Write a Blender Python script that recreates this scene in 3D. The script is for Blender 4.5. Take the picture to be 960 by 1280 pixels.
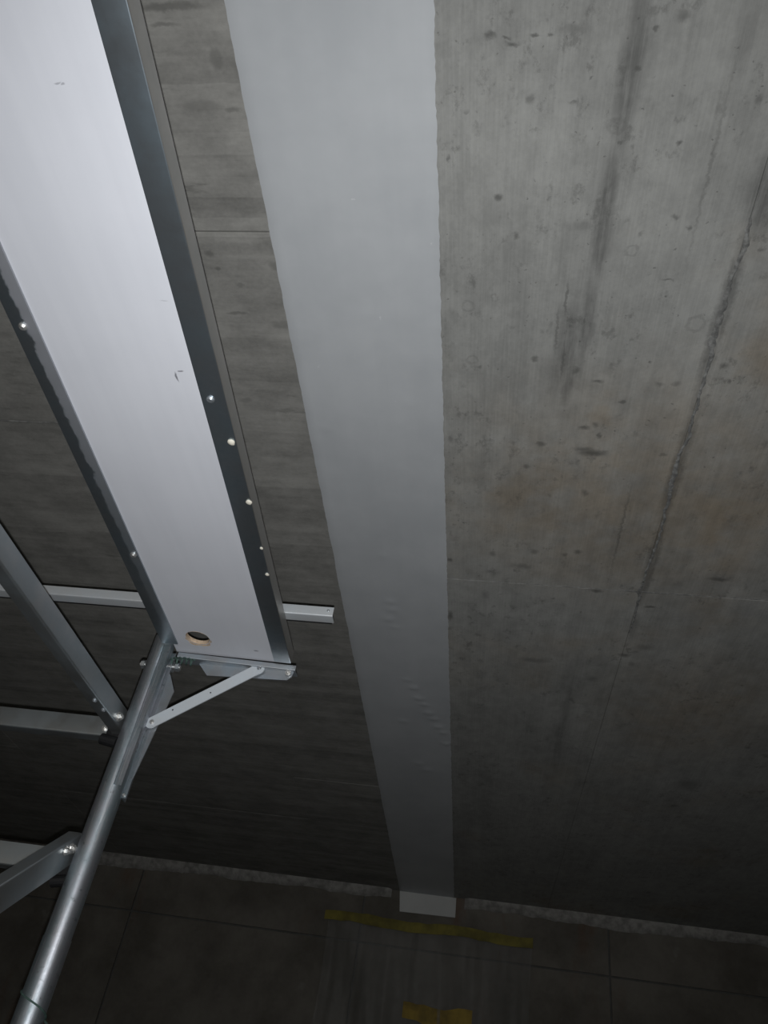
import bpy, bmesh, math, random
from mathutils import Vector, Matrix

# ------------------------------------------------------------------ reset
for o in list(bpy.data.objects):
    bpy.data.objects.remove(o, do_unlink=True)
scene = bpy.context.scene
COL = scene.collection
rnd = random.Random(7)

# ------------------------------------------------------------------ camera
CAM_LOC = Vector((0.0, 0.0, 1.55))
CAM_R = Vector((0.987737, 0.072911, 0.138058))      # image right
CAM_D = Vector((0.057678, 0.651303, -0.756622))      # image down
CAM_F = Vector((-0.145083, 0.755307, 0.639111))      # forward
cam_data = bpy.data.cameras.new('camera')
cam_data.sensor_fit = 'VERTICAL'
cam_data.sensor_height = 36.0
cam_data.sensor_width = 27.0
cam_data.lens = 1000.2 / 1280.0 * 36.0
cam_data.clip_start = 0.02
cam = bpy.data.objects.new('camera', cam_data)
COL.objects.link(cam)
rot = Matrix((CAM_R, -CAM_D, -CAM_F)).transposed()
cam.matrix_world = Matrix.Translation(CAM_LOC) @ rot.to_4x4()
scene.camera = cam

# ------------------------------------------------------------------ world, light, exposure
world = bpy.data.worlds.new('world')
scene.world = world
world.use_nodes = True
bgn = world.node_tree.nodes.get('Background')
bgn.inputs[0].default_value = (1.0, 0.95, 0.86, 1)
bgn.inputs[1].default_value = 0.27      # dim fill added to lift the darks; open side behind the camera is assumed
# the phone's own flash beside its lens
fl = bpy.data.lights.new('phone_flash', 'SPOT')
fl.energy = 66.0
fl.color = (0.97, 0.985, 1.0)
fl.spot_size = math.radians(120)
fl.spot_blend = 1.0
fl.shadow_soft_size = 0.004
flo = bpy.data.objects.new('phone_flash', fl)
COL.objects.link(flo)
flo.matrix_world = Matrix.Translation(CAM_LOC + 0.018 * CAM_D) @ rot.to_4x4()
vs = scene.view_settings
vs.view_transform = 'Standard'
vs.look = 'None'
vs.gamma = 1.0
vs.exposure = 0.0
vs.use_curve_mapping = False

# ------------------------------------------------------------------ node helpers
class NT:
    def __init__(self, name):
        self.m = bpy.data.materials.new(name)
        self.m.use_nodes = True
        self.t = self.m.node_tree
        self.n = self.t.nodes
        self.b = self.n.get('Principled BSDF')
        self.pos = self.n.new('ShaderNodeNewGeometry').outputs['Position']
    def link(self, a, b): self.t.links.new(a, b)
    def put(self, sock, v):
        if hasattr(v, 'is_output'): self.link(v, sock)
        else: sock.default_value = v
    def math(self, op, a, b=0.0, clamp=False):
        n = self.n.new('ShaderNodeMath'); n.operation = op; n.use_clamp = clamp
        self.put(n.inputs[0], a); self.put(n.inputs[1], b)
        return n.outputs[0]
    def vec(self, op, a, b=(0, 0, 0)):
        n = self.n.new('ShaderNodeVectorMath'); n.operation = op
        self.put(n.inputs[0], a); self.put(n.inputs[1], b)
        return n.outputs['Value'] if op in ('LENGTH', 'DISTANCE', 'DOT_PRODUCT') else n.outputs['Vector']
    def noise(self, scale, detail=4, rough=0.55, vec=None, dist=0.0, col=False):
        n = self.n.new('ShaderNodeTexNoise')
        v = self.pos if vec is None else vec
        if isinstance(scale, tuple):
            v = self.vec('MULTIPLY', v, scale); s = 1.0
        else: s = scale
        self.link(v, n.inputs['Vector'])
        n.inputs['Scale'].default_value = s; n.inputs['Detail'].default_value = detail
        n.inputs['Roughness'].default_value = rough; n.inputs['Distortion'].default_value = dist
        return n.outputs['Color' if col else 'Fac']
    def rng(self, v, a, b, c=0.0, d=1.0, smooth=True):
        n = self.n.new('ShaderNodeMapRange')
        n.interpolation_type = 'SMOOTHSTEP' if smooth else 'LINEAR'
        self.put(n.inputs[0], v)
        for i, x in enumerate((a, b, c, d)): self.put(n.inputs[1 + i], x)
        return n.outputs[0]
    def mix(self, fac, a, b, mode='MIX'):
        n = self.n.new('ShaderNodeMix'); n.data_type = 'RGBA'; n.blend_type = mode
        self.put(n.inputs['Factor'], fac)
        self.put(n.inputs[6], a if hasattr(a, 'is_output') else (*a, 1))
        self.put(n.inputs[7], b if hasattr(b, 'is_output') else (*b, 1))
        return n.outputs[2]
    def warp(self, scale, amt, vec=None):
        c = self.noise(scale, 3, 0.6, vec, col=True)
        d = self.vec('SUBTRACT', c, (0.5, 0.5, 0.5))
        d = self.vec('MULTIPLY', d, (amt, amt, amt))
        return self.vec('ADD', self.pos if vec is None else vec, d)
    def blob(self, P, c, r, hard=0.45, k=1.0):
        d = self.vec('SUBTRACT', P, c)
        d = self.vec('MULTIPLY', d, tuple(1.0 / x if x else 0.0 for x in r))
        return self.rng(self.vec('LENGTH', d), 1.0, hard, 0.0, k)
    def ring(self, P, c, r, k=1.0):
        d = self.vec('LENGTH', self.vec('MULTIPLY', self.vec('SUBTRACT', P, c), (1 / r, 1 / r, 0)))
        return self.rng(self.math('ABSOLUTE', self.math('SUBTRACT', d, 0.8)), 0.3, 0.05, 0.0, k)
    def maxi(self, L):
        o = L[0]
        for x in L[1:]: o = self.math('MAXIMUM', o, x)
        return o
    def bump(self, h, strength, dist):
        n = self.n.new('ShaderNodeBump')
        n.inputs['Strength'].default_value = strength; n.inputs['Distance'].default_value = dist
        self.link(h, n.inputs['Height']); self.link(n.outputs[0], self.b.inputs['Normal'])
    def done(self, color, rough=0.8, metal=0.0, spec=0.5):
        self.put(self.b.inputs['Base Color'], color if hasattr(color, 'is_output') else (*color, 1))
        self.put(self.b.inputs['Roughness'], rough); self.put(self.b.inputs['Metallic'], metal)
        self.put(self.b.inputs['Specular IOR Level'], spec)
        return self.m

# ------------------------------------------------------------------ materials
def mat_concrete_long():
    """smooth-boarded concrete right of the strip, grain along Y, stains and pits"""
    t = NT('concrete_long_grain')
    fine = t.noise((230, 6, 1), 4, 0.65)
    band = t.noise((19, 0.8, 1), 4, 0.55)
    blot = t.noise(4.2, 8, 0.66)
    mott = t.noise((30, 20, 1), 6, 0.68)
    grain = t.noise(150, 3, 0.6)
    v = t.math('ADD', t.math('MULTIPLY', t.rng(fine, .28, .72), .20), t.math('MULTIPLY', t.rng(band, .3, .7), .20))
    v = t.math('ADD', v, t.math('MULTIPLY', t.rng(blot, .32, .68), .34))
    v = t.math('ADD', v, t.math('MULTIPLY', t.rng(mott, .36, .64), .27))
    v = t.math('ADD', v, t.math('MULTIPLY', t.rng(grain, .25, .75), .10))
    col = t.mix(v, (.195, .196, .186), (.352, .352, .334))
    Pb = t.warp(7, .25)
    brown = t.maxi([t.blob(Pb, (.07, 1.40, 2.8), (.22, .30, 0), .1, .8), t.blob(Pb, (.50, .95, 2.8), (.16, .26, 0), .1, .75),
                    t.blob(Pb, (.50, 1.45, 2.8), (.22, .32, 0), .1, .95), t.blob(Pb, (.19, 1.14, 2.8), (.09, .10, 0), .1, .75),
                    t.blob(Pb, (.62, 2.35, 2.8), (.40, .5, 0), .1, .6), t.blob(Pb, (.30, 1.40, 2.8), (.60, .55, 0), .1, .75), t.rng(t.noise(2.3, 4), .52, .75, 0, .6)])
    brown = t.math('MULTIPLY', brown, t.rng(t.noise(11, 5, .6), .28, .62, .35, 1))
    col = t.mix(brown, col, t.mix(1.0, col, (.93, .79, .64), 'MULTIPLY'))
    Ps = t.warp(190, .006, t.warp(60, .016))
    Pl = t.warp(14, .02)
    S = []
    # soft long streaks along the form boards
    stre = [t.blob(Pl, (.146, .47, 2.8), (.024, .22, 0), .25, .85), t.blob(Pl, (.138, .70, 2.8), (.020, .18, 0), .3, 1.0),
            t.blob(Pl, (.134, .90, 2.8), (.019, .17, 0), .25, .8), t.blob(Pl, (.105, .97, 2.8), (.038, .14, 0), .1, .85),
            t.blob(Pl, (.115, 1.06, 2.8), (.016, .09, 0), .2, .8), t.blob(Pl, (.118, 1.13, 2.8), (.03, .03, 0), .1, .35),
            t.blob(Pl, (.110, .715, 2.8), (.045, .014, 0), .1, .5), t.blob(Pl, (.292, .45, 2.8), (.016, .10, 0), .1, .4),
            t.blob(Ps, (.375, .66, 2.8), (.040, .10, 0), .2, .95), t.blob(Ps, (.364, .90, 2.8), (.019, .26, 0), .35, .95),
            t.blob(Ps, (.366, 1.28, 2.8), (.020, .28, 0), .35, .95), t.blob(Ps, (.371, 1.60, 2.8), (.017, .25, 0), .35, .9),
            t.blob(Ps, (.374, 1.90, 2.8), (.018, .10, 0), .2, .6), t.blob(Pl, (.45, 1.60, 2.8), (.016, .09, 0), .1, .4),
            t.blob(Pl, (.30, 1.30, 2.8), (.06, .35, 0), .05, .28), t.blob(Pl, (.24, 2.5, 2.8), (.02, .5, 0), .1, .5)]
    stre = t.math('MULTIPLY', t.maxi(stre), t.rng(t.noise((120, 9, 1), 5, .7), .25, .62, .35, 1.0))
    # thin hard lines
    lines = [t.blob(Ps, (.2845, .62, 2.8), (.004, .24, 0), .1, .38), t.blob(Ps, (.280, 1.50, 2.8), (.005, .22, 0), .1, .6),
             t.blob(Ps, (.093, .86, 2.8), (.004, .05, 0), .3, .6), t.blob(Ps, (.082, .93, 2.8), (.003, .07, 0), .3, .5),
             t.blob(Ps, (.10, 1.0, 2.8), (.003, .06, 0), .3, .5)]
    # pits and drips
    for x, y, rx, ry, k in ((.005, .512, .0085, .0085, .6), (-.035, .666, .0085, .008, .95), (-.003, .734, .007, .007, .7),
            (.047, .995, .008, .010, .75), (.184, 1.242, .036, .014, 1.0), (.165, 1.232, .026, .010, .8), (.20, 1.236, .02, .006, .7),
            (-.055, .426, .010, .005, .9), (-.024, .438, .013, .005, .95), (.007, .428, .009, .003, .9), (-.03, .43, .008, .003, .8),
            (.030, .426, .006, .004, .8), (.06, .42, .028, .010, .5), (.231, .579, .005, .005, .85), (.172, .422, .005, .006, .8),
            (.204, .408, .014, .010, .6), (.395, .999, .009, .008, .8), (.412, 1.035, .006, .006, .8), (.288, 1.047, .011, .007, .6),
            (.318, 1.045, .010, .007, .5), (.071, .518, .008, .004, .7), (.159, 1.171, .016, .007, .85), (.180, 1.160, .008, .010, .7),
            (.192, 1.190, .005, .010, .8), (.073, 1.222, .013, .008, .75), (.047, 1.293, .010, .008, .75), (.182, 1.372, .009, .014, .7),
            (-.016, 1.615, .010, .012, .6), (.087, 1.597, .012, .012, .6), (.191, 1.586, .012, .010, .8), (.16, 1.60, .010, .008, .7),
            (-.125, 1.654, .008, .010, .9), (-.126, 1.915, .009, .030, .9), (.171, 1.046, .012, .006, .8), (.225, 1.095, .008, .006, .85),
            (.26, .816, .012, .003, .8), (.250, .698, .008, .006, .7), (.275, .72, .006, .006, .7), (.262, .85, .003, .003, .8),
            (.127, 1.02, .008, .012, .7), (.06, 1.66, .03, .012, .6), (-.02, 1.69, .012, .008, .5), (.255, 1.745, .02, .012, .9),
            (.40, 1.80, .018, .006, .9), (.54, 1.66, .03, .010, .9), (-.03, 1.80, .012, .02, .4), (.42, 2.0, .03, .02, .5),
            (.12, 2.12, .05, .014, .5), (.30, 2.20, .02, .02, .5), (.72, 2.9, .05, .05, .5), (-.06, 1.02, .005, .005, .6),
            (-.115, .60, .004, .007, .7), (-.118, 1.22, .006, .014, .6), (.33, 1.24, .012, .006, .6), (.37, 2.05, .02, .012, .8),
            (.155, .475, .006, .004, .7), (.20, .73, .006, .006, .5), (.33, .52, .005, .010, .5), (.262, .995, .004, .005, .8)):
        S.append(t.blob(Ps, (x, y, 2.8), (rx * 1.25, ry * 1.25, 0), .1, k))
    for x, y, r in ((-.083, .878, .013), (-.074, 1.002, .012), (.138, .554, .015), (.325, .905, .019), (.19, .76, .012), (-.035, .86, .008)):
        S.append(t.ring(Ps, (x, y, 2.8), r, .26))
    spots = t.maxi(S + lines)
    vor = t.n.new('ShaderNodeTexVoronoi'); t.link(t.warp(30, .03), vor.inputs['Vector']); vor.inputs['Scale'].default_value = 22
    small = t.math('MULTIPLY', t.rng(vor.outputs['Distance'], .13, .04), t.rng(t.noise(9, 3), .52, .62))
    vor2 = t.n.new('ShaderNodeTexVoronoi'); t.link(t.warp(60, .02), vor2.inputs['Vector']); vor2.inputs['Scale'].default_value = 60
    small2 = t.math('MULTIPLY', t.rng(vor2.outputs['Distance'], .16, .04), t.rng(t.noise(15, 3), .46, .58, 0, .7))
    patch = t.math('MULTIPLY', t.rng(t.noise((34, 24, 1), 7, .74), .53, .67, 0, .54), t.rng(t.noise(6, 3), .44, .58))
    spots = t.maxi([spots, t.math('MULTIPLY', small, .6), small2, patch])
    col = t.mix(t.math('MULTIPLY', stre, .85), col, t.mix(1.0, col, (.44, .44, .44), 'MULTIPLY'))
    col = t.mix(t.math('MULTIPLY', spots, .70), col, (.055, .055, .05))
    t.done(col, .82, 0, .3)
    h = t.math('SUBTRACT', t.math('ADD', t.math('MULTIPLY', fine, .5), t.math('MULTIPLY', grain, .5)), t.math('MULTIPLY', spots, 1.2))
    t.bump(h, .35, .0012)
    return t.m

def mat_concrete_cross():
    """board-marked concrete left of the strip, grain across (X)"""
    t = NT('concrete_cross_grain')
    bands = t.noise((2.2, 24, 1), 2, .5)
    stre = t.noise((12, 90, 1), 5, .65)
    blot = t.noise((7, 9, 1), 8, .68)
    mott = t.noise((26, 40, 1), 6, .7)
    grain = t.noise(130, 3, .6)
    sp = t.n.new('ShaderNodeSeparateXYZ'); t.link(t.warp(20, .006), sp.inputs[0])
    wn = t.n.new('ShaderNodeTexWhiteNoise'); wn.noise_dimensions = '1D'
    t.link(t.math('FLOOR', t.math('MULTIPLY', sp.outputs[1], 27.0)), wn.inputs['W'])
    v = t.math('ADD', t.math('MULTIPLY', t.rng(bands, .42, .58), .12), t.math('MULTIPLY', t.rng(stre, .3, .7), .12))
    v = t.math('ADD', v, t.math('MULTIPLY', wn.outputs['Value'], .26))
    v = t.math('ADD', v, t.math('MULTIPLY', t.rng(blot, .32, .68), .38))
    v = t.math('ADD', v, t.math('MULTIPLY', t.rng(mott, .32, .68), .17))
    v = t.math('ADD', v, t.math('MULTIPLY', t.rng(grain, .25, .75), .12))
    col = t.mix(v, (.132, .130, .121), (.318, .312, .290))
    Ps = t.warp(45, .016)
    S = [t.blob(Ps, (-.463, .447, 2.8), (.013, .020, 0), .4, .45)]
    for x, y, rx, ry, k in ((-.556, .775, .012, .010, .6), (-.547, .806, .010, .008, .7), (-.511, .840, .012, .008, .5),
                            (-.53, .905, .03, .006, .6), (-.435, .80, .016, .014, .5), (-.445, .93, .03, .012, .45), (-.56, 1.13, .02, .01, .4),
                            (-.52, .375, .08, .008, .7), (-.53, .397, .03, .005, .6), (-.455, .52, .02, .006, .5), (-.5, .515, .05, .012, .35)):
        S.append(t.blob(Ps, (x, y, 2.8), (rx, ry, 0), .3, k))
    smear = t.math('MULTIPLY', t.rng(t.noise((7, 36, 1), 5, .7), .56, .74, 0, .7), t.rng(t.noise(4, 2), .4, .6))
    dark = t.maxi(S + [smear])
    col = t.mix(t.math('MULTIPLY', dark, .75), col, (.07, .07, .064))
    light = t.math('MULTIPLY', t.rng(t.noise((26, 60, 1), 5, .7), .66, .80, 0, .5), t.rng(t.noise(5, 2), .42, .6))
    col = t.mix(light, col, (.40, .39, .37))
    t.done(col, .85, 0, .25)
    t.bump(t.math('ADD', t.math('MULTIPLY', stre, .7), t.math('MULTIPLY', grain, .4)), .4, .0014)
    return t.m

def mat_concrete_wall():
    t = NT('concrete_wall_stained')
    blot = t.noise(2.6, 7, .65)
    fine = t.noise(40, 4, .6)
    v = t.math('ADD', t.math('MULTIPLY', t.rng(blot, .3, .7), .7), t.math('MULTIPLY', fine, .3))
    col = t.mix(v, (.085, .078, .066), (.195, .183, .160))
    rust = t.math('MULTIPLY', t.rng(t.noise((3.2, 1, 1.1), 5, .6), .56, .74), .8)
    col = t.mix(rust, col, (.14, .075, .045))
    pale = t.rng(t.noise(5.5, 4, .55), .66, .78, 0, .6)
    col = t.mix(pale, col, (.24, .235, .22))
    t.done(col, .85, 0, .25)
    t.bump(fine, .4, .003)
    return t.m

def mat_plain(name, color, rough=.8, metal=0.0, var=.12, scale=30, spec=.4, bump=0.0):
    t = NT(name)
    n = t.noise(scale, 5, .6)
    lo = tuple(c * (1 - var) for c in color); hi = tuple(min(1, c * (1 + var)) for c in color)
    t.done(t.mix(t.rng(n, .3, .7), lo, hi), rough, metal, spec)
    if bump: t.bump(n, .5, bump)
    return t.m

def mat_mortar():
    t = NT('mortar_fin')
    n = t.noise(70, 5, .6)
    col = t.mix(t.rng(n, .38, .66), (.14, .14, .135), (.26, .26, .25))
    t.done(col, .85, 0, .25); t.bump(n, .6, .003)
    return t.m

def mat_membrane():
    t = NT('grey_membrane')
    n = t.noise(5, 5, .6); g = t.noise(200, 2, .5); st = t.noise((40, 1.5, 1), 3, .5)
    v = t.math('ADD', t.math('MULTIPLY', t.rng(n, .3, .7), .85), t.math('MULTIPLY', t.rng(st, .3, .7), .15))
    col = t.mix(v, (.440, .457, .472), (.497, .513, .527))
    sp = t.math('MULTIPLY', t.rng(t.noise(38, 3, .6), .73, .78, 0, .35), 1.0)
    col = t.mix(sp, col, (.74, .75, .75))
    t.done(col, .55, 0, .35); t.bump(g, .12, .0006)
    return t.m

def mat_white_board():
    t = NT('white_faced_board')
    n = t.noise(6, 5, .6); st = t.noise((60, 2.5, 1), 3, .5)
    v = t.math('ADD', t.math('MULTIPLY', t.rng(n, .3, .7), .6), t.math('MULTIPLY', t.rng(st, .3, .7), .4))
    col = t.mix(v, (.600, .612, .655), (.640, .652, .695))
    Ps = t.warp(60, .008)
    scr = t.maxi([t.blob(Ps, (-.4795, .731, 2.4), (.0022, .012, 0), .4, .9), t.blob(Ps, (-.471, .720, 2.4), (.006, .0018, 0), .4, .8),
                  t.blob(Ps, (-.500, .325, 2.4), (.006, .0015, 0), .4, .5), t.blob(Ps, (-.494, .327, 2.4), (.003, .0015, 0), .4, .5),
                  t.blob(Ps, (-.46, .60, 2.4), (.008, .0012, 0), .4, .25), t.blob(Ps, (-.515, 1.505, 2.4), (.007, .004, 0), .4, .7)])
    col = t.mix(scr, col, (.16, .16, .18))
    t.done(col, .5, 0, .35)
    return t.m

def mat_galv(name, color, rough=.38, metal=.9, blue=.3, scale=14, stretch=(1, 1, 1)):
    t = NT(name)
    n = t.noise(tuple(scale * s for s in stretch), 5, .65)
    n2 = t.noise(90, 4, .6)
    f = t.rng(n, .35, .65)
    tint = (color[0] * (1 - blue), color[1] * (1 - blue * .55), color[2] * (1 - blue * .2))
    col = t.mix(f, color, tint)
    r = t.math('ADD', t.rng(n, .3, .7, rough - .08, rough + .10), t.math('MULTIPLY', n2, .06))
    t.done(col, r, metal, .5)
    t.bump(n2, .15, .0006)
    return t.m

def mat_tube():
    """worn galvanised tube: cloudy tint, scratches along the length, scuffs"""
    t = NT('galvanised_tube')
    n = t.noise((22, 22, 9), 6, .7); sc = t.noise((130, 130, 7), 4, .65); sp = t.noise(75, 4, .6)
    col = t.mix(t.rng(n, .35, .65), (.50, .51, .55), (.29, .345, .37))
    col = t.mix(t.rng(sc, .54, .66, 0, .7), col, (.66, .68, .70))
    col = t.mix(t.rng(sp, .60, .70, 0, .7), col, (.20, .22, .23))
    r = t.math('ADD', t.rng(n, .3, .7, .38, .54), t.rng(sc, .55, .75, 0, -.14))
    t.done(col, r, .9, .5); t.bump(t.math('ADD', sc, sp), .2, .0008)
    return t.m
def mat_rail():
    """galvanised rail, cloudy bluish zinc with a ragged pale edge on the left rail"""
    t = NT('galvanised_rail')
    n = t.noise(9, 5, .65); n2 = t.noise(90, 4, .6)
    col = t.mix(t.rng(n, .35, .65), (.42, .46, .49), (.30, .355, .395))
    sx = t.n.new('ShaderNodeSeparateXYZ'); t.link(t.pos, sx.inputs[0])
    u = t.math('ADD', t.math('ADD', sx.outputs[0], .675 - .037), t.math('MULTIPLY', sx.outputs[1], .037))
    e = t.math('ADD', u, t.math('MULTIPLY', t.math('SUBTRACT', t.noise(28, 6, .7), .5), .026))
    pale_edge = t.math('MULTIPLY', t.rng(e, -.019, -.014), t.rng(u, .02, .01))  # ragged paler strip at the inner edge, weaker towards the far end
    pale_edge = t.math('MULTIPLY', pale_edge, t.rng(sx.outputs[1], 1.45, .5, .15, 1))
    col = t.mix(pale_edge, col, (.36, .37, .40))
    t.done(col, t.math('ADD', t.rng(n, .3, .7, .30, .44), t.math('MULTIPLY', pale_edge, .2)), t.math('SUBTRACT', .92, t.math('MULTIPLY', pale_edge, .38)))
    t.bump(n2, .12, .0006)
    return t.m

MAT = dict(
    long=mat_concrete_long(), cross=mat_concrete_cross(), wall=mat_concrete_wall(),
    slab=mat_plain('concrete_joint_shadow', (.10, .10, .095), .9, scale=20),
    floor=mat_plain('concrete_floor', (.145, .165, .185), .8, scale=6, var=.25),
    mortar=mat_mortar(),
    cement=mat_plain('pale_cement', (.27, .265, .25), .85, scale=25, var=.3, bump=.004),
    membrane=mat_membrane(), board=mat_white_board(),
    flap=mat_plain('grey_membrane_flap', (.50, .51, .50), .6, scale=6, var=.06),
    ply=mat_plain('raw_plywood_edge', (.55, .42, .30), .8, scale=60, var=.3),
    rail=mat_rail(),
    rail_web=mat_galv('zinc_web_ceiling_tint', (.445, .43, .405), .42, .85, .06, 12),  # warm tint stands in for the ceiling mirrored in the web
    pipe=mat_tube(),
    angle=mat_galv('grey_galvanised_angle', (.47, .485, .485), .34, .9, .12, 10),
    angle_light=mat_galv('pale_galvanised_angle', (.62, .64, .655), .5, .45, .08, 14),
    strap=mat_galv('pale_zinc_strap', (.66, .70, .73), .5, .3, .05, 20),
    plate=mat_galv('zinc_plate', (.50, .52, .54), .42, .85, .15, 25),
    bolt=mat_plain('bright_zinc_bolt', (.70, .69, .67), .4, .85, .1, 90),
    dark=mat_plain('matt_black', (.012, .012, .013), .5, 0, .2, 40),
    wire=mat_plain('dull_green_wire', (.10, .16, .14), .45, .4, .3, 90),
    splat=mat_plain('cream_plaster_drop', (.74, .70, .60), .7, 0, .1, 90),
    yellow=mat_plain('yellow_tape', (.17, .145, .02), .6, 0, .45, 7),
    orange=mat_plain('amber_tape', (.27, .185, .02), .6, 0, .4, 9),
)
def mat_film():
    t = NT('clear_plastic_film')
    n = t.noise((9, 1, 2.2), 4, .6)
    t.done(t.mix(t.rng(n, .35, .65), (.24, .24, .23), (.42, .42, .41)), .3, 0, .5)
    t.b.inputs['Alpha'].default_value = .24
    return t.m
MAT['film'] = mat_film()

# ------------------------------------------------------------------ mesh helpers
def mesh_obj(name, verts, faces, mat, parent=None, smooth=False):
    me = bpy.data.meshes.new(name)
    me.from_pydata([tuple(v) for v in verts], [], faces)
    me.materials.append(mat)
    bm = bmesh.new(); bm.from_mesh(me)
    bmesh.ops.recalc_face_normals(bm, faces=bm.faces[:])
    bm.to_mesh(me); bm.free()
    if smooth:
        for p in me.polygons: p.use_smooth = True
    o = bpy.data.objects.new(name, me)
    COL.objects.link(o)
    if parent is not None:
        o.parent = parent
        o.matrix_parent_inverse = parent.matrix_world.inverted()
    return o

class Geo:
    def __init__(self): self.v = []; self.f = []
    def add(self, vs, fs):
        k = len(self.v); self.v += [Vector(x) for x in vs]; self.f += [tuple(i + k for i in q) for q in fs]
    def box(self, a, b):
        (x0, y0, z0), (x1, y1, z1) = a, b
        self.add([(x0, y0, z0), (x1, y0, z0), (x1, y1, z0), (x0, y1, z0), (x0, y0, z1), (x1, y0, z1), (x1, y1, z1), (x0, y1, z1)],
                 [(0, 3, 2, 1), (4, 5, 6, 7), (0, 1, 5, 4), (1, 2, 6, 5), (2, 3, 7, 6), (3, 0, 4, 7)])
    def sweep(self, prof, p0, p1, U, V):
        """extrude closed 2D profile (list of (u,v)) from p0 to p1; U,V axes"""
        p0, p1, U, V = map(Vector, (p0, p1, U, V)); n = len(prof)
        vs = [p0 + U * a + V * b for a, b in prof] + [p1 + U * a + V * b for a, b in prof]
        self.add(vs, [(i, (i + 1) % n, n + (i + 1) % n, n + i) for i in range(n)] + [tuple(range(n)), tuple(range(n, 2 * n))])
    def tube(self, p0, p1, r, seg=28, r1=None, wall=None):
        p0, p1 = Vector(p0), Vector(p1); r1 = r if r1 is None else r1
        d = (p1 - p0).normalized(); a = d.orthogonal().normalized(); b = d.cross(a)
        c = [(math.cos(2 * math.pi * i / seg), math.sin(2 * math.pi * i / seg)) for i in range(seg)]
        rings = [(p0, r), (p1, r1)]
        if wall: rings += [(p1, r1 - wall), (p0, r - wall)]
        vs = [p + (a * x + b * y) * q for p, q in rings for x, y in c]
        m = len(rings); fs = []
        for k in range(m if wall else 1):
            k2 = (k + 1) % m
            fs += [(k * seg + i, k * seg + (i + 1) % seg, k2 * seg + (i + 1) % seg, k2 * seg + i) for i in range(seg)]
        if not wall: fs += [tuple(range(seg)), tuple(range(seg, 2 * seg))]
        self.add(vs, fs)
    def path(self, pts, r, seg=8):
        pts = [Vector(p) for p in pts]; vs = []; fs = []
        up = Vector((.31, .17, .93))
        for i, p in enumerate(pts):
            d = (pts[min(i + 1, len(pts) - 1)] - pts[max(i - 1, 0)]).normalized()
            a = d.cross(up).normalized(); b = d.cross(a)
            vs += [p + (a * math.cos(2 * math.pi * k / seg) + b * math.sin(2 * math.pi * k / seg)) * r for k in range(seg)]
        for i in range(len(pts) - 1):
            fs += [(i * seg + k, i * seg + (k + 1) % seg, (i + 1) * seg + (k + 1) % seg, (i + 1) * seg + k) for k in range(seg)]
        fs += [tuple(range(seg)), tuple(range((len(pts) - 1) * seg, len(pts) * seg))]
        self.add(vs, fs)
    def build(self, name, mat, parent=None, smooth=False):
        o = mesh_obj(name, self.v, self.f, mat, parent, smooth)
        if smooth:
            try: o.data.set_sharp_from_angle(angle=math.radians(40))
            except Exception: pass
        return o

def tag(o, label=None, cat=None, group=None, kind=None):
    if label: o['label'] = label
    if cat: o['category'] = cat
    if group: o['group'] = group
    if kind: o['kind'] = kind
    return o
def empty(name, loc):
    o = bpy.data.objects.new(name, None); COL.objects.link(o)
    o.location = loc; o.empty_display_size = .1
    bpy.context.view_layer.update()
    return o
def L_prof(w, h, t, r=.002):
    """angle section: flange along +u (width w), web along +v (height h), outer corner rounded at origin"""
    arc = [(r - r * math.cos(a), r - r * math.sin(a)) for a in (math.radians(d) for d in (0, 22.5, 45, 67.5, 90))]
    return arc + [(w, 0), (w, t), (t, t), (t, h), (0, h)]

def hexbolt(parent, c, axis, r=.0085, h=.006, name='bolt', mat='bolt', dome=False):
    g = Geo(); c = Vector(c); axis = Vector(axis).normalized()
    if dome:
        g.tube(c - axis * .001, c + axis * h * .45, r, 16)
        g.tube(c + axis * h * .45, c + axis * h, r, 16, r * .55)
    else:
        g.tube(c - axis * .0005, c + axis * .0012, r * 1.35, 18)
        g.tube(c + axis * .0012, c + axis * (h + .001), r, 6)
        g.tube(c + axis * (h + .001), c + axis * (h + .004), r * .55, 12)
    return g.build(name, MAT[mat], parent)

# ------------------------------------------------------------------ the room
X0, X1, Y0, Y1, ZC = -4.0, 2.6, -3.0, 4.69, 2.80
g = Geo(); g.box((X0 - .15, Y0 - .15, -.2), (X1 + .15, Y1 + .15, 0)); tag(g.build('floor', MAT['floor']), kind='structure')
g = Geo(); g.box((X0 - .15, Y0 - .15, ZC + .005), (X1 + .15, Y1 + .15, ZC + .25)); ceiling = tag(g.build('ceiling', MAT['slab']), kind='structure')
g = Geo(); g.box((X0 - .15, Y0 - .15, 0), (X0, Y1 + .15, ZC + .005)); tag(g.build('wall_left', MAT['wall']), kind='structure')
g = Geo(); g.box((X1, Y0 - .15, 0), (X1 + .15, Y1 + .15, ZC + .005)); tag(g.build('wall_right', MAT['wall']), kind='structure')
g = Geo(); g.box((X0, Y1 + .008, 0), (X1, Y1 + .15, ZC + .005)); wall_far = tag(g.build('wall_far', MAT['slab']), kind='structure')

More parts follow.
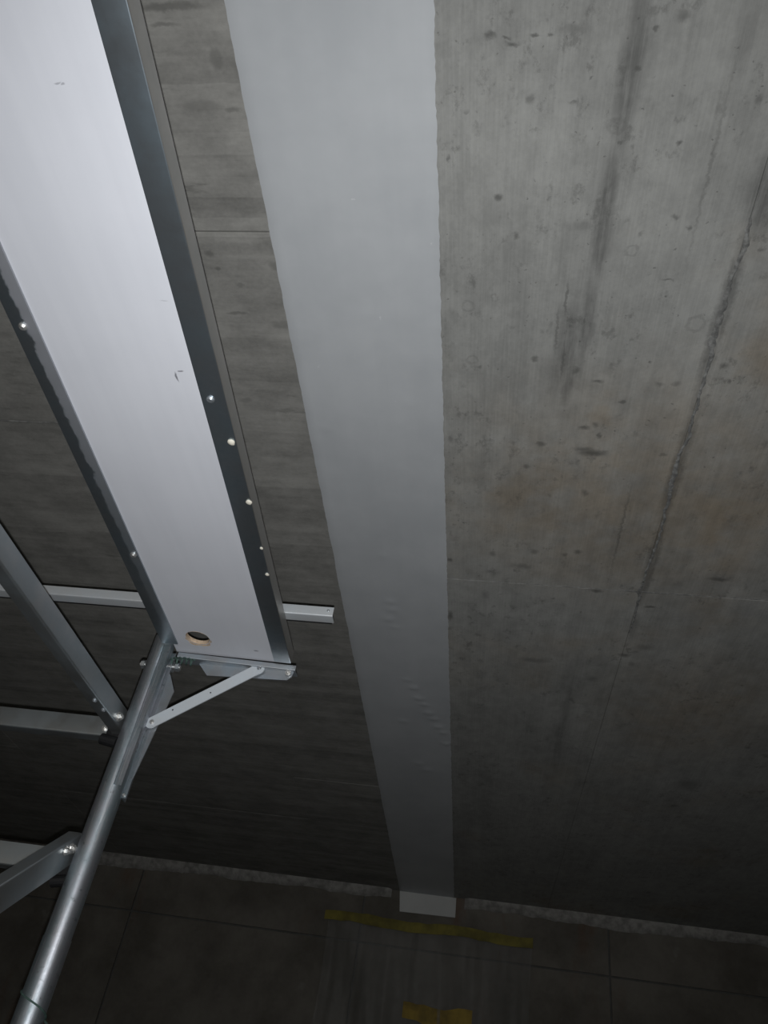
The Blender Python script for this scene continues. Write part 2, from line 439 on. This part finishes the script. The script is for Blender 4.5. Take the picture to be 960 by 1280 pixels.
def panel_box(x0, x1, y0, y1, mat, gap=.0012, gx=None):
    dz = rnd.uniform(-.0006, .0006); g = Geo()
    b = .0012; z = ZC + dz
    gx = gap if gx is None else gx; a = (x0 + gx, x1 - gx, y0 + gap, y1 - gap)
    vs = [(a[0] + b, a[2] + b, z), (a[1] - b, a[2] + b, z), (a[1] - b, a[3] - b, z), (a[0] + b, a[3] - b, z),
          (a[0], a[2], z + b), (a[1], a[2], z + b), (a[1], a[3], z + b), (a[0], a[3], z + b),
          (a[0], a[2], ZC + .006), (a[1], a[2], ZC + .006), (a[1], a[3], ZC + .006), (a[0], a[3], ZC + .006)]
    fs = [(0, 1, 2, 3)]
    for k in (0, 4):
        fs += [(k + i, k + (i + 1) % 4, k + 4 + (i + 1) % 4, k + 4 + i) for i in range(4)]
    fs.append((8, 9, 10, 11))
    g.add(vs, fs)
    return g.build('concrete_panel', mat, ceiling)
for xa, xb in ((-.283, .365), (.365, 1.62), (1.62, X1)):
    for ya, yb in ((Y0, -.77), (-.77, 1.735), (1.735, Y1)):
        panel_box(xa, xb, ya, yb, MAT['long'], gx=.0002)
for xa, xb, ys in ((-.80, -.283, (Y0, -1.77, .731, 3.23, Y1)), (-2.05, -.80, (Y0, -1.28, 1.222, 3.72, Y1)), (X0, -2.05, (Y0, -1.77, .731, 3.23, Y1))):
    for ya, yb in zip(ys[:-1], ys[1:]):
        panel_box(xa, xb, ya, yb, MAT['cross'], gx=0.0)

# squeezed-out mortar along the form joints
def fin(name, pts_w, along, off, mat, hmax=.004, step=.006, seed=1):
    """ragged bead hanging from the ceiling along a joint; pts_w: (t, width) keys"""
    r = random.Random(seed); n = int((pts_w[-1][0] - pts_w[0][0]) / step); vs = []; fs = []
    sh = 0.0
    for i in range(n + 1):
        t = pts_w[0][0] + (pts_w[-1][0] - pts_w[0][0]) * i / n
        for (a, wa), (b, wb) in zip(pts_w[:-1], pts_w[1:]):
            if a <= t <= b: w = wa + (wb - wa) * (t - a) / (b - a)
        sh = sh * .9 + r.uniform(-.0022, .0022)
        wl, wr = w * r.uniform(.35, .65), w * r.uniform(.35, .65)
        h = hmax * min(1, w / .02 + .25)
        row = [(-wl, -.0004), (-wl * .7, h * r.uniform(.3, .8)), (-wl * .2, h * r.uniform(.5, 1.2)), (wl * .1, h * r.uniform(.4, 1.1)),
               (wr * .6, h * r.uniform(.3, .9)), (wr, -.0004)]
        for u, d in row:
            vs.append((off + sh + u, t, ZC - d) if along == 'Y' else (t, off + sh * .3 + u, ZC - d))
    m = 6
    for i in range(n):
        fs += [(i * m + k, i * m + k + 1, (i + 1) * m + k + 1, (i + 1) * m + k) for k in range(m - 1)]
    return mesh_obj(name, vs, fs, mat, ceiling, True)
fin('mortar_fin', [(.70, .006), (.76, .010), (.80, .007), (.88, .012), (.95, .014), (1.0, .007), (1.1, .006), (1.25, .008), (1.30, .013), (1.36, .009), (1.5, .006), (1.70, .006), (1.735, .012), (1.8, .006), (1.93, .003)],
    'Y', .3655, MAT['mortar'], .0035, .006, 3)
fin('mortar_fin', [(-.132, .0012), (.1, .0022), (.30, .0018), (.36, .007), (.42, .005), (.7, .003), (1.3, .002)], 'X', 1.735, MAT['mortar'], .0015, .012, 5)
fin('mortar_fin', [(-1.9, .003), (-1.2, .004), (-.98, .003)], 'X', 1.222, MAT['mortar'], .003, .01, 8)

# far wall: cast panels with open joints
def wpanel(x0, x1, z0, z1):
    g = Geo(); d = rnd.uniform(-.002, .002); gp = .005
    g.box((x0 + gp, Y1 + d, z0 + gp), (x1 - gp, Y1 + .012, z1 - gp))
    return g.build('concrete_panel', MAT['wall'], wall_far)
zs = (0, 1.26, 2.52, 2.805)
xs = (X0, -3.1, -1.90, -.62, .68, 1.95, X1)
for za, zb in zip(zs[:-1], zs[1:]):
    for xa, xb in zip(xs[:-1], xs[1:]):
        wpanel(xa, xb, za, zb)

# pale cement fillet where wall meets ceiling, broken off beside the strip
def fillet(x0, x1, seed):
    r = random.Random(seed); n = int((x1 - x0) / .02); vs = []; fs = []
    h = .055
    for i in range(n + 1):
        x = x0 + (x1 - x0) * i / n
        h = min(.075, max(.040, h + r.uniform(-.004, .004)))
        e = .4 if i in (0, n) else 1.0
        vs += [(x, Y1 - .030 * e, ZC - .0004), (x, Y1 - .022 * e, ZC - .02), (x, Y1 - .012 * e, ZC - h * .6), (x, Y1 - .001, ZC - h), (x, Y1 + .004, ZC - h)]
    for i in range(n):
        fs += [(i * 5 + k, i * 5 + k + 1, i * 5 + 6 + k, i * 5 + 5 + k) for k in range(4)]
    return mesh_obj('trim_1', vs, fs, MAT['cement'], None, True)
tag(fillet(X0, -.475, 2), kind='structure')
o = fillet(-.075, X1, 4); o.name = 'trim_2'; tag(o, kind='structure')

# ------------------------------------------------------------------ grey sealing strip over the joint
strip = empty('joint_sealing_strip', (-.2825, Y1, ZC))
tag(strip, 'wide light grey membrane strip glued along the concrete ceiling and folded onto the far wall', 'sealing strip')
def build_strip():
    r = random.Random(11); nx = 28; ya, yb = -1.2, Y1 - .004; ny = 760
    bub = []
    for x, y, s, h in [(-.295, 1.86, .012, .002), (-.29, 1.90, .010, .002), (-.305, 1.95, .012, .002), (-.29, 1.99, .008, .002), (-.30, 1.65, .010, .0012),
                       (-.25, 2.35, .012, .003), (-.235, 2.42, .012, .003), (-.22, 2.46, .010, .003), (-.205, 2.52, .014, .003), (-.19, 2.56, .012, .003), (-.175, 2.62, .014, .003),
                       (-.16, 2.66, .012, .003), (-.27, 2.3, .010, .002), (-.15, 2.75, .012, .003), (-.26, 2.95, .02, .002), (-.30, 2.6, .012, .002), (-.23, 3.0, .02, .002),
                       (-.265, .74, .007, .0010), (-.258, .755, .006, .0010), (-.30, .71, .008, .0008), (-.27, .90, .010, .001), (-.26, .925, .006, .001), (-.283, .52, .003, .001),
                       (-.39, 1.20, .012, .0012), (-.20, 1.12, .012, .0008), (-.35, 1.45, .006, .001)]:
        bub.append((x, y, s, h))
    vs = []; fs = []
    jl = jr = 0.0
    for j in range(ny + 1):
        y = ya + (yb - ya) * j / ny
        jl = jl * .8 + r.uniform(-.0006, .0006)
        jr = jr * .55 + r.uniform(-.0011, .0011)
        xa, xb = -.4335 + jl, -.1330 + jr
        for i in range(nx + 1):
            x = xa + (xb - xa) * i / nx
            z = ZC - .0032 - .0004 * math.sin(y * 5.1 + x * 9)
            for bx_, by_, s, h in bub:
                q = ((x - bx_) / s) ** 2 + ((y - by_) / (s * 1.2)) ** 2
                if q < 6: z -= h * math.exp(-q)
            if i in (0, nx): z = ZC - .0005
            vs.append((x, y, z))
    for j in range(ny):
        fs += [(j * (nx + 1) + i, j * (nx + 1) + i + 1, (j + 1) * (nx + 1) + i + 1, (j + 1) * (nx + 1) + i) for i in range(nx)]
    mesh_obj('ceiling_run', vs, fs, MAT['membrane'], strip, True)
    g = Geo()
    g.add([(-.432, Y1 - .006, ZC - .003), (-.122, Y1 - .006, ZC - .003), (-.120, Y1 - .006, ZC - .101), (-.420, Y1 - .006, ZC - .106),
           (-.432, Y1 + .002, ZC - .003), (-.122, Y1 + .002, ZC - .003), (-.120, Y1 + .002, ZC - .101), (-.420, Y1 + .002, ZC - .106)],
          [(0, 1, 2, 3), (4, 5, 6, 7), (0, 1, 5, 4), (1, 2, 6, 5), (2, 3, 7, 6), (3, 0, 4, 7)])
    tag(g.build('wall_flap', MAT['flap'], strip), 'paler end of the strip turned down onto the wall')
build_strip()

# ------------------------------------------------------------------ scaffold platform (tray with white board)
DV = Vector((-.037, 1, 0)).normalized()     # along the tray, away from the camera
DU = Vector((DV.y, -DV.x, 0))               # across, to the right
Z = Vector((0, 0, 1))
ZT = 2.400
plat = empty('scaffold_platform', (-.57, 1.0, ZT))
tag(plat, 'long white board deck in galvanised angle rails, lifted under the ceiling beside the grey strip', 'scaffold platform')
A = Vector((-.675, 1.0, 0)); B = Vector((-.459, 1.0, 0))   # inner flange edges at Y=1
S_NEAR, S_FAR = -1.55, .545
FW, RH, TK = .038, .030, .003
pl = L_prof(FW, RH, TK)
# left rail: outer corner on the left, flange pointing right
g = Geo(); o0 = A - DU * FW + Z * ZT
g.sweep(pl, o0 + DV * S_NEAR, o0 + DV * (S_FAR - .044), DU, Z)
tag(g.build('side_rail', MAT['rail'], plat, True), 'left galvanised angle rail')
g = Geo(); o1 = B + DU * FW + Z * ZT
g.sweep(pl, o1 + DV * S_NEAR, o1 + DV * (S_FAR - .005), -DU, Z)
ro = tag(g.build('side_rail', MAT['rail'], plat, True), 'right galvanised angle rail with cream splashes')
ro.data.materials.append(MAT['rail_web'])            # outer web, the ceiling's brown reflection put into its colour
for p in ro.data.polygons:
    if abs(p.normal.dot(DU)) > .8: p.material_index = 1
# board with a round hole
PT = .009; zb = ZT + TK + .0003
wL, wR = -.012, .2155 + FW - .006        # across, measured from A along DU
HC = (.0525, .469)                           # hole centre (across, along)
HR = .0265
def PW(u, s, z): return A + DU * u + DV * s + Z * z
def build_board():
    g = Geo(); N = 32; sq = .045
    circ = [(HC[0] + HR * math.cos(2 * math.pi * i / N), HC[1] + HR * math.sin(2 * math.pi * i / N)) for i in range(N)]
    sqr = []
    for i in range(N):
        a = 2 * math.pi * i / N; c, s = math.cos(a), math.sin(a); m = max(abs(c), abs(s))
        sqr.append((HC[0] + sq * c / m, HC[1] + sq * s / m))
    s0, s1 = S_NEAR + .01, S_FAR - .006
    for z in (zb, zb + PT):
        vs = [PW(*p, z) for p in circ + sqr]
        g.add(vs, [(i, (i + 1) % N, N + (i + 1) % N, N + i) for i in range(N)])
        def rect(u0, u1, a, b): g.add([PW(u0, a, z), PW(u1, a, z), PW(u1, b, z), PW(u0, b, z)], [(0, 1, 2, 3)])
        rect(wL, wR, s0, HC[1] - sq); rect(wL, wR, HC[1] + sq, s1)
        rect(wL, HC[0] - sq, HC[1] - sq, HC[1] + sq); rect(HC[0] + sq, wR, HC[1] - sq, HC[1] + sq)
    for (a, b), (c, d) in (((wL, s0), (wR, s0)), ((wR, s0), (wR, s1)), ((wR, s1), (wL, s1)), ((wL, s1), (wL, s0))):
        g.add([PW(a, b, zb), PW(c, d, zb), PW(c, d, zb + PT), PW(a, b, zb + PT)], [(0, 1, 2, 3)])
    bd = g.build('deck_board', MAT['board'], plat)
    # raw wood edge of the hole, chipped towards the far side
    r = random.Random(5); vs = []; fs = []
    for i in range(N):
        a = 2 * math.pi * i / N
        chip = .0065 * max(0, math.sin(a)) ** .5 * r.uniform(.5, 1.5) if math.sin(a) > 0 else r.uniform(0, .0012)
        for rr, z in ((HR + chip, zb - .0008), (HR - .0004, zb + .0004), (HR - .0006 + r.uniform(-.0006, .0004), zb + PT * .5), (HR - .0004, zb + PT + .0004)):
            vs.append(PW(HC[0] + rr * math.cos(a), HC[1] + rr * math.sin(a), z))
    for i in range(N):
        j = (i + 1) % N
        fs += [(i * 4 + k, j * 4 + k, j * 4 + k + 1, i * 4 + k + 1) for k in range(3)]
    tag(mesh_obj('hole_edge', vs, fs, MAT['ply'], bd), 'chipped bare wood edge of the round hole')
build_board()
# screws in the rails
for x, y in ((-.682, .645), (-.690, 1.173)): hexbolt(plat, (x, y, ZT), (0, 0, -1), .0062, .005, 'screw', dome=True)
hexbolt(plat, (-.436, .769, ZT), (0, 0, -1), .0062, .004, 'screw', 'plate', dome=True)
# cream plaster drops on the right rail
for k, (x, y, s) in enumerate(((-.4235, .857, .0060), (-.4245, .999, .0055), (-.4275, 1.126, .0032), (-.4320, 1.207, .0040))):
    r = random.Random(20 + k); bm = bmesh.new(); bmesh.ops.create_icosphere(bm, subdivisions=2, radius=s)
    for v in bm.verts:
        v.co = Vector((v.co.x * (1 + r.uniform(-.15, .15)), v.co.y * (1.15 + r.uniform(-.15, .15)), v.co.z * .45)) + Vector((x, y, ZT - .0008))
    me = bpy.data.meshes.new('plaster_drop'); bm.to_mesh(me); bm.free(); me.materials.append(MAT['splat'])
    for p in me.polygons: p.use_smooth = True
    o = bpy.data.objects.new('plaster_drop', me); COL.objects.link(o); o.parent = plat; o.matrix_parent_inverse = plat.matrix_world.inverted()

# ------------------------------------------------------------------ cross bar lying on the platform
cb = empty('cross_bar', (-.34, 1.386, ZT + RH))
tag(cb, 'pale thin angle bar lying across the platform rails with its end over the concrete gap', 'metal bar')
g = Geo(); zc0 = ZT + RH + .0015
g.sweep(L_prof(.026, .022, .0025, .003), (-1.95, 1.384, zc0), (-.334, 1.386, zc0), (0, 1, 0), Z)
g.build('angle_bar', MAT['angle_light'], cb, True)
hexbolt(cb, (-.345, 1.3855, zc0 + .013), (0, -1, 0), .0028, .002, 'screw', 'plate', dome=True)
g = Geo(); g.box((-1.95, 1.411, zc0 - .0012), (-.338, 1.4145, zc0 + .006)); g.build('black_edge_line', MAT['dark'], cb)  # black line along the flange's rear edge, drawn as a thin strip

# ------------------------------------------------------------------ scaffold frame
PX, PY, PR = -.738, 1.530, .02415
fr = empty('scaffold_tower', (PX, PY, 0))
tag(fr, 'galvanised tube scaffold tower with bolted angle ledgers and a triangular bracket under the platform', 'scaffold')
def upright(x, y, ztop):
    g = Geo(); g.tube((x, y, 1.806), (x, y, ztop), PR, 36, wall=.003); t = g.build('upright_tube', MAT['pipe'], fr, True)
    g = Geo(); g.tube((x, y, .012), (x, y, 1.806), PR + .0012, 36, wall=.003); g.build('lower_tube', MAT['pipe'], fr, True)
    g = Geo(); g.box((x - .06, y - .06, 0), (x + .06, y + .06, .012)); g.build('base_plate', MAT['plate'], fr)
    return t
upright(PX, PY, 2.428)
upright(PX, -.50, 2.395)
upright(-1.97, PY, 2.395)
# ledgers: angle 43 x 28
LP = L_prof(.028, .043, .003, .004)
def ledger(p0, p1, U, V=Z, mat='angle', name='ledger'):
    g = Geo(); g.sweep(LP, p0, p1, U, V); return g.build(name, MAT[mat], fr, True)
xw = PX - PR - .0035
ledger((xw, -.53, 2.203), (xw, 1.556, 2.203), (-1, 0, 0))
ledger((-1.995, 1.5575, 2.197), (-.805, 1.5575, 2.197), (0, 1, 0))
ledger((-1.995, 1.5575, 1.921), (-.800, 1.5575, 1.921), (0, 1, 0))
# diagonal brace running down towards the camera
dd = Vector((0, -.187, -.140)).normalized(); dn = Vector((0, dd.z, -dd.y)) ; dn = -dn if dn.z < 0 else dn
pA = Vector((xw - .001, 1.548, 1.972)); 
g = Geo()
g.sweep([(-u, -v) for u, v in L_prof(.028, .047, .003, .004)], pA + dn * .0225, pA + dd * 2.58 + dn * .0225, (1, 0, 0), dn)
g.build('diagonal_brace', MAT['angle'], fr, True)
# bolts at the nodes
hexbolt(fr, (xw + .0005, 1.500, 2.218), (1, 0, 0), .0075, .006)
hexbolt(fr, (xw, 1.512, 1.953), (1, 0, 0), .0075, .006)
hexbolt(fr, (xw, 1.494, 1.943), (1, 0, 0), .0060, .005)
hexbolt(fr, (-.815, 1.5570, 2.214), (0, -1, 0), .0050, .004)
hexbolt(fr, (xw - .006, 1.44, 2.2025), (0, 0, -1), .0045, .004, 'screw', 'plate', dome=True)
hexbolt(fr, (xw - .010, 1.40, 2.2025), (0, 0, -1), .0045, .004, 'screw', 'plate', dome=True)
# cross bolt through the tube top, nuts on both sides
g = Geo(); g.tube((PX - PR - .020, PY + .012, 2.366), (PX + PR + .026, PY + .012, 2.366), .0045, 12); g.build('through_bolt', MAT['bolt'], fr, True)
for xx, sg in ((PX - PR - .012, 1), (PX + PR + .020, 1)):
    g = Geo(); g.tube((xx - .004, PY + .012, 2.366), (xx + .004, PY + .012, 2.366), .0100, 6); g.build('nut', MAT['plate'], fr)
g = Geo(); g.tube((PX + PR + .008, PY + .012, 2.366), (PX + PR + .0095, PY + .012, 2.366), .0125, 18); g.build('washer', MAT['plate'], fr)
# black end clamp under the ledger joint
g = Geo()
g.tube((-.812, 1.555, 2.190), (-.775, 1.555, 2.184), .012, 14)
g.box((-.806, 1.5535, 2.193), (-.770, 1.5590, 2.236))
g.build('black_clamp', MAT['dark'], fr)

g = Geo()
g.tube((-.800, 1.553, 1.902), (-.768, 1.553, 1.908), .011, 14)
g.box((-.800, 1.549, 1.906), (-.768, 1.5555, 1.945))
g.build('black_clamp', MAT['dark'], fr)
# triangular bracket: upright leg on the tube, arm under the platform end, strap between
def plate(pts, y0, y1, name, mat, parent):
    n = len(pts); g = Geo()
    g.add([(x, y0, z) for x, z in pts] + [(x, y1, z) for x, z in pts],
          [tuple(range(n)), tuple(range(n, 2 * n))] + [(i, (i + 1) % n, n + (i + 1) % n, n + i) for i in range(n)])
    return g.build(name, MAT[mat], parent)
bx = PX + PR
leg = plate([(bx + .001, 2.352), (bx + .010, 2.345), (bx + .031, 2.306), (bx + .015, 2.170), (bx + .003, 2.072), (bx + .001, 2.072)], 1.539, 1.542, 'bracket_leg', 'plate', fr)
g = Geo(); g.sweep(L_prof(.024, .011, .0025, .002), (bx - .004, 1.5385, 2.066), (bx - .004, 1.5385, 2.398), (0, 1, 0), (1, 0, 0)); g.build('leg_flange', MAT['pipe'], leg, True)
g = Geo(); g.sweep(L_prof(.016, .004, .002, .001), (bx - .013, 1.5095, 2.080), (bx - .013, 1.5095, 2.400), (1, 0, 0), (0, -1, 0)); g.build('leg_channel', MAT['pipe'], leg, True)
for xx, zz in ((bx + .001, 2.072), (bx - .009, 2.066)): hexbolt(leg, (xx, 1.5375, zz), (0, -1, 0), .0032, .003, 'rivet', 'bolt', dome=True)
arm = plate([(-.690, 2.3985), (-.655, 2.388), (-.628, 2.360), (-.446, 2.366), (-.437, 2.374), (-.432, 2.3985)], 1.556, 1.559, 'bracket_arm', 'plate', fr)
g = Geo(); g.sweep(L_prof(.028, .012, .0025, .002), (-.700, 1.5325, 2.3868), (-.430, 1.5475, 2.3868), (0, 1, 0), Z); g.build('arm_flange', MAT['plate'], arm, True)
hexbolt(arm, (-.446, 1.553, 2.383), (0, -1, 0), .0050, .005)
a = Vector((-.512, 1.5475, 2.384)); b = Vector((-.706, 1.5310, 2.226))
d = (b - a).normalized(); n = Vector((0, -1, 0)); w = d.cross(n).normalized()
g = Geo()
prof = []
hw = .0125
def strap_pts():
    pts = []
    for k in range(9):
        t = -math.pi / 2 + math.pi * k / 8
        pts.append(b + d * (math.cos(t) * hw) + w * (math.sin(t) * hw))
    for k in range(9):
        t = math.pi / 2 + math.pi * k / 8
        pts.append(a + d * (math.cos(t) * hw) + w * (math.sin(t) * hw))
    return pts
sp = strap_pts(); m = len(sp)
g.add([p for p in sp] + [p + Vector((0, .0028, 0)) for p in sp], [tuple(range(m)), tuple(range(m, 2 * m))] + [(i, (i + 1) % m, m + (i + 1) % m, m + i) for i in range(m)])
strap = g.build('strap_brace', MAT['strap'], fr)
hexbolt(strap, a + n * .0003 - d * .001, n, .0048, .004, 'bolt', 'plate', dome=True)
hexbolt(strap, b + n * .0003 - d * .002, n, .0052, .004, 'bolt', 'bolt', dome=True)
for q, rr in ((.46, .0016), (.80, .0018)):
    c = a + (b - a) * q + w * (.004 if q > .6 else 0)
    hexbolt(strap, c + n * .0003, n, rr, .0006, 'hole', 'dark', dome=True)
# twisted wire between tube and bracket arm
pts = []
for i in range(61):
    t = i / 60; ang = t * 2 * math.pi * 5
    pts.append((-.712 + .055 * t, 1.532 + .007 * math.sin(ang), 2.374 + .007 * math.cos(ang) + .004 * math.sin(t * 3)))
g = Geo(); g.path(pts, .0022, 6); g.build('tie_wire', MAT['wire'], fr, True)
# wire loop low on the tube with a loose end
pts = []
for i in range(41):
    t = i / 40; ang = -2.6 + t * 4.9
    pts.append((PX + (PR + .0025) * math.sin(ang), PY - (PR + .0025) * math.cos(ang), 1.732 - .046 * t))
pts += [(PX + .033, PY - .004, 1.682), (PX + .044, PY - .010, 1.676)]
g = Geo(); g.path(pts, .0017, 6); g.build('tie_wire', MAT['wire'], fr, True)

# ------------------------------------------------------------------ film and tape on the far wall
def film():
    r = random.Random(9); nx, nz = 110, 44; vs = []; fs = []
    ph = [r.uniform(0, 6.28) for _ in range(12)]
    for j in range(nz + 1):
        s = j / nz; z = 2.63 - .95 * s
        for i in range(nx + 1):
            q = i / nx; x = -.795 + 1.08 * q
            d = .010 + .022 * s
            y = Y1 - .012 - d * (1 + .5 * math.sin(q * 41 + ph[0] + s * 2) + .3 * math.sin(q * 87 + ph[1] - s * 3) + .25 * math.sin(q * 19 + s * 7 + ph[2]))
            vs.append((x + .01 * math.sin(s * 5 + q * 9), y, z))
    for j in range(nz):
        fs += [(j * (nx + 1) + i, j * (nx + 1) + i + 1, (j + 1) * (nx + 1) + i + 1, (j + 1) * (nx + 1) + i) for i in range(nx)]
    o = mesh_obj('plastic_sheet', vs, fs, MAT['film'], None, True)
    tag(o, 'wrinkled clear plastic sheet taped to the dark far wall below the strip end', 'plastic sheet')
film()
def tape(name, pts, w, seed, label, mat='yellow'):
    """ribbon following (x, z) points on the wall"""
    r = random.Random(seed); vs = []; fs = []; n = len(pts)
    for i, (x, z) in enumerate(pts):
        up = w * (1 + r.uniform(-.12, .12)); dz = r.uniform(-.002, .002)
        for k in range(2):
            yy = Y1 - (.046 if k == 0 else .043)
            vs += [(x, yy, z + dz - up / 2), (x, yy, z + dz + up / 2)]
    for i in range(n - 1):
        a, b = i * 4, (i + 1) * 4
        fs += [(a, b, b + 1, a + 1), (a + 2, a + 3, b + 3, b + 2), (a, a + 2, b + 2, b), (a + 1, b + 1, b + 3, a + 3)]
    fs += [(0, 1, 3, 2), ((n - 1) * 4, (n - 1) * 4 + 2, (n - 1) * 4 + 3, (n - 1) * 4 + 1)]
    o = mesh_obj(name, vs, fs, MAT[mat], None)
    return tag(o, label, 'tape')
tape('yellow_tape', [(-.815 + 1.105 * i / 24, 2.622 + .006 * math.sin(i * .5) - .004 * i / 24) for i in range(25)], .048, 3,
     'long yellow tape holding the top edge of the plastic sheet on the wall')
tape('yellow_tape', [(-.345 + .345 * i / 10, 2.232 + .008 * math.cos(i * .65)) for i in range(11)], .075, 4,
     'short yellow tape patch low on the plastic sheet', 'orange')
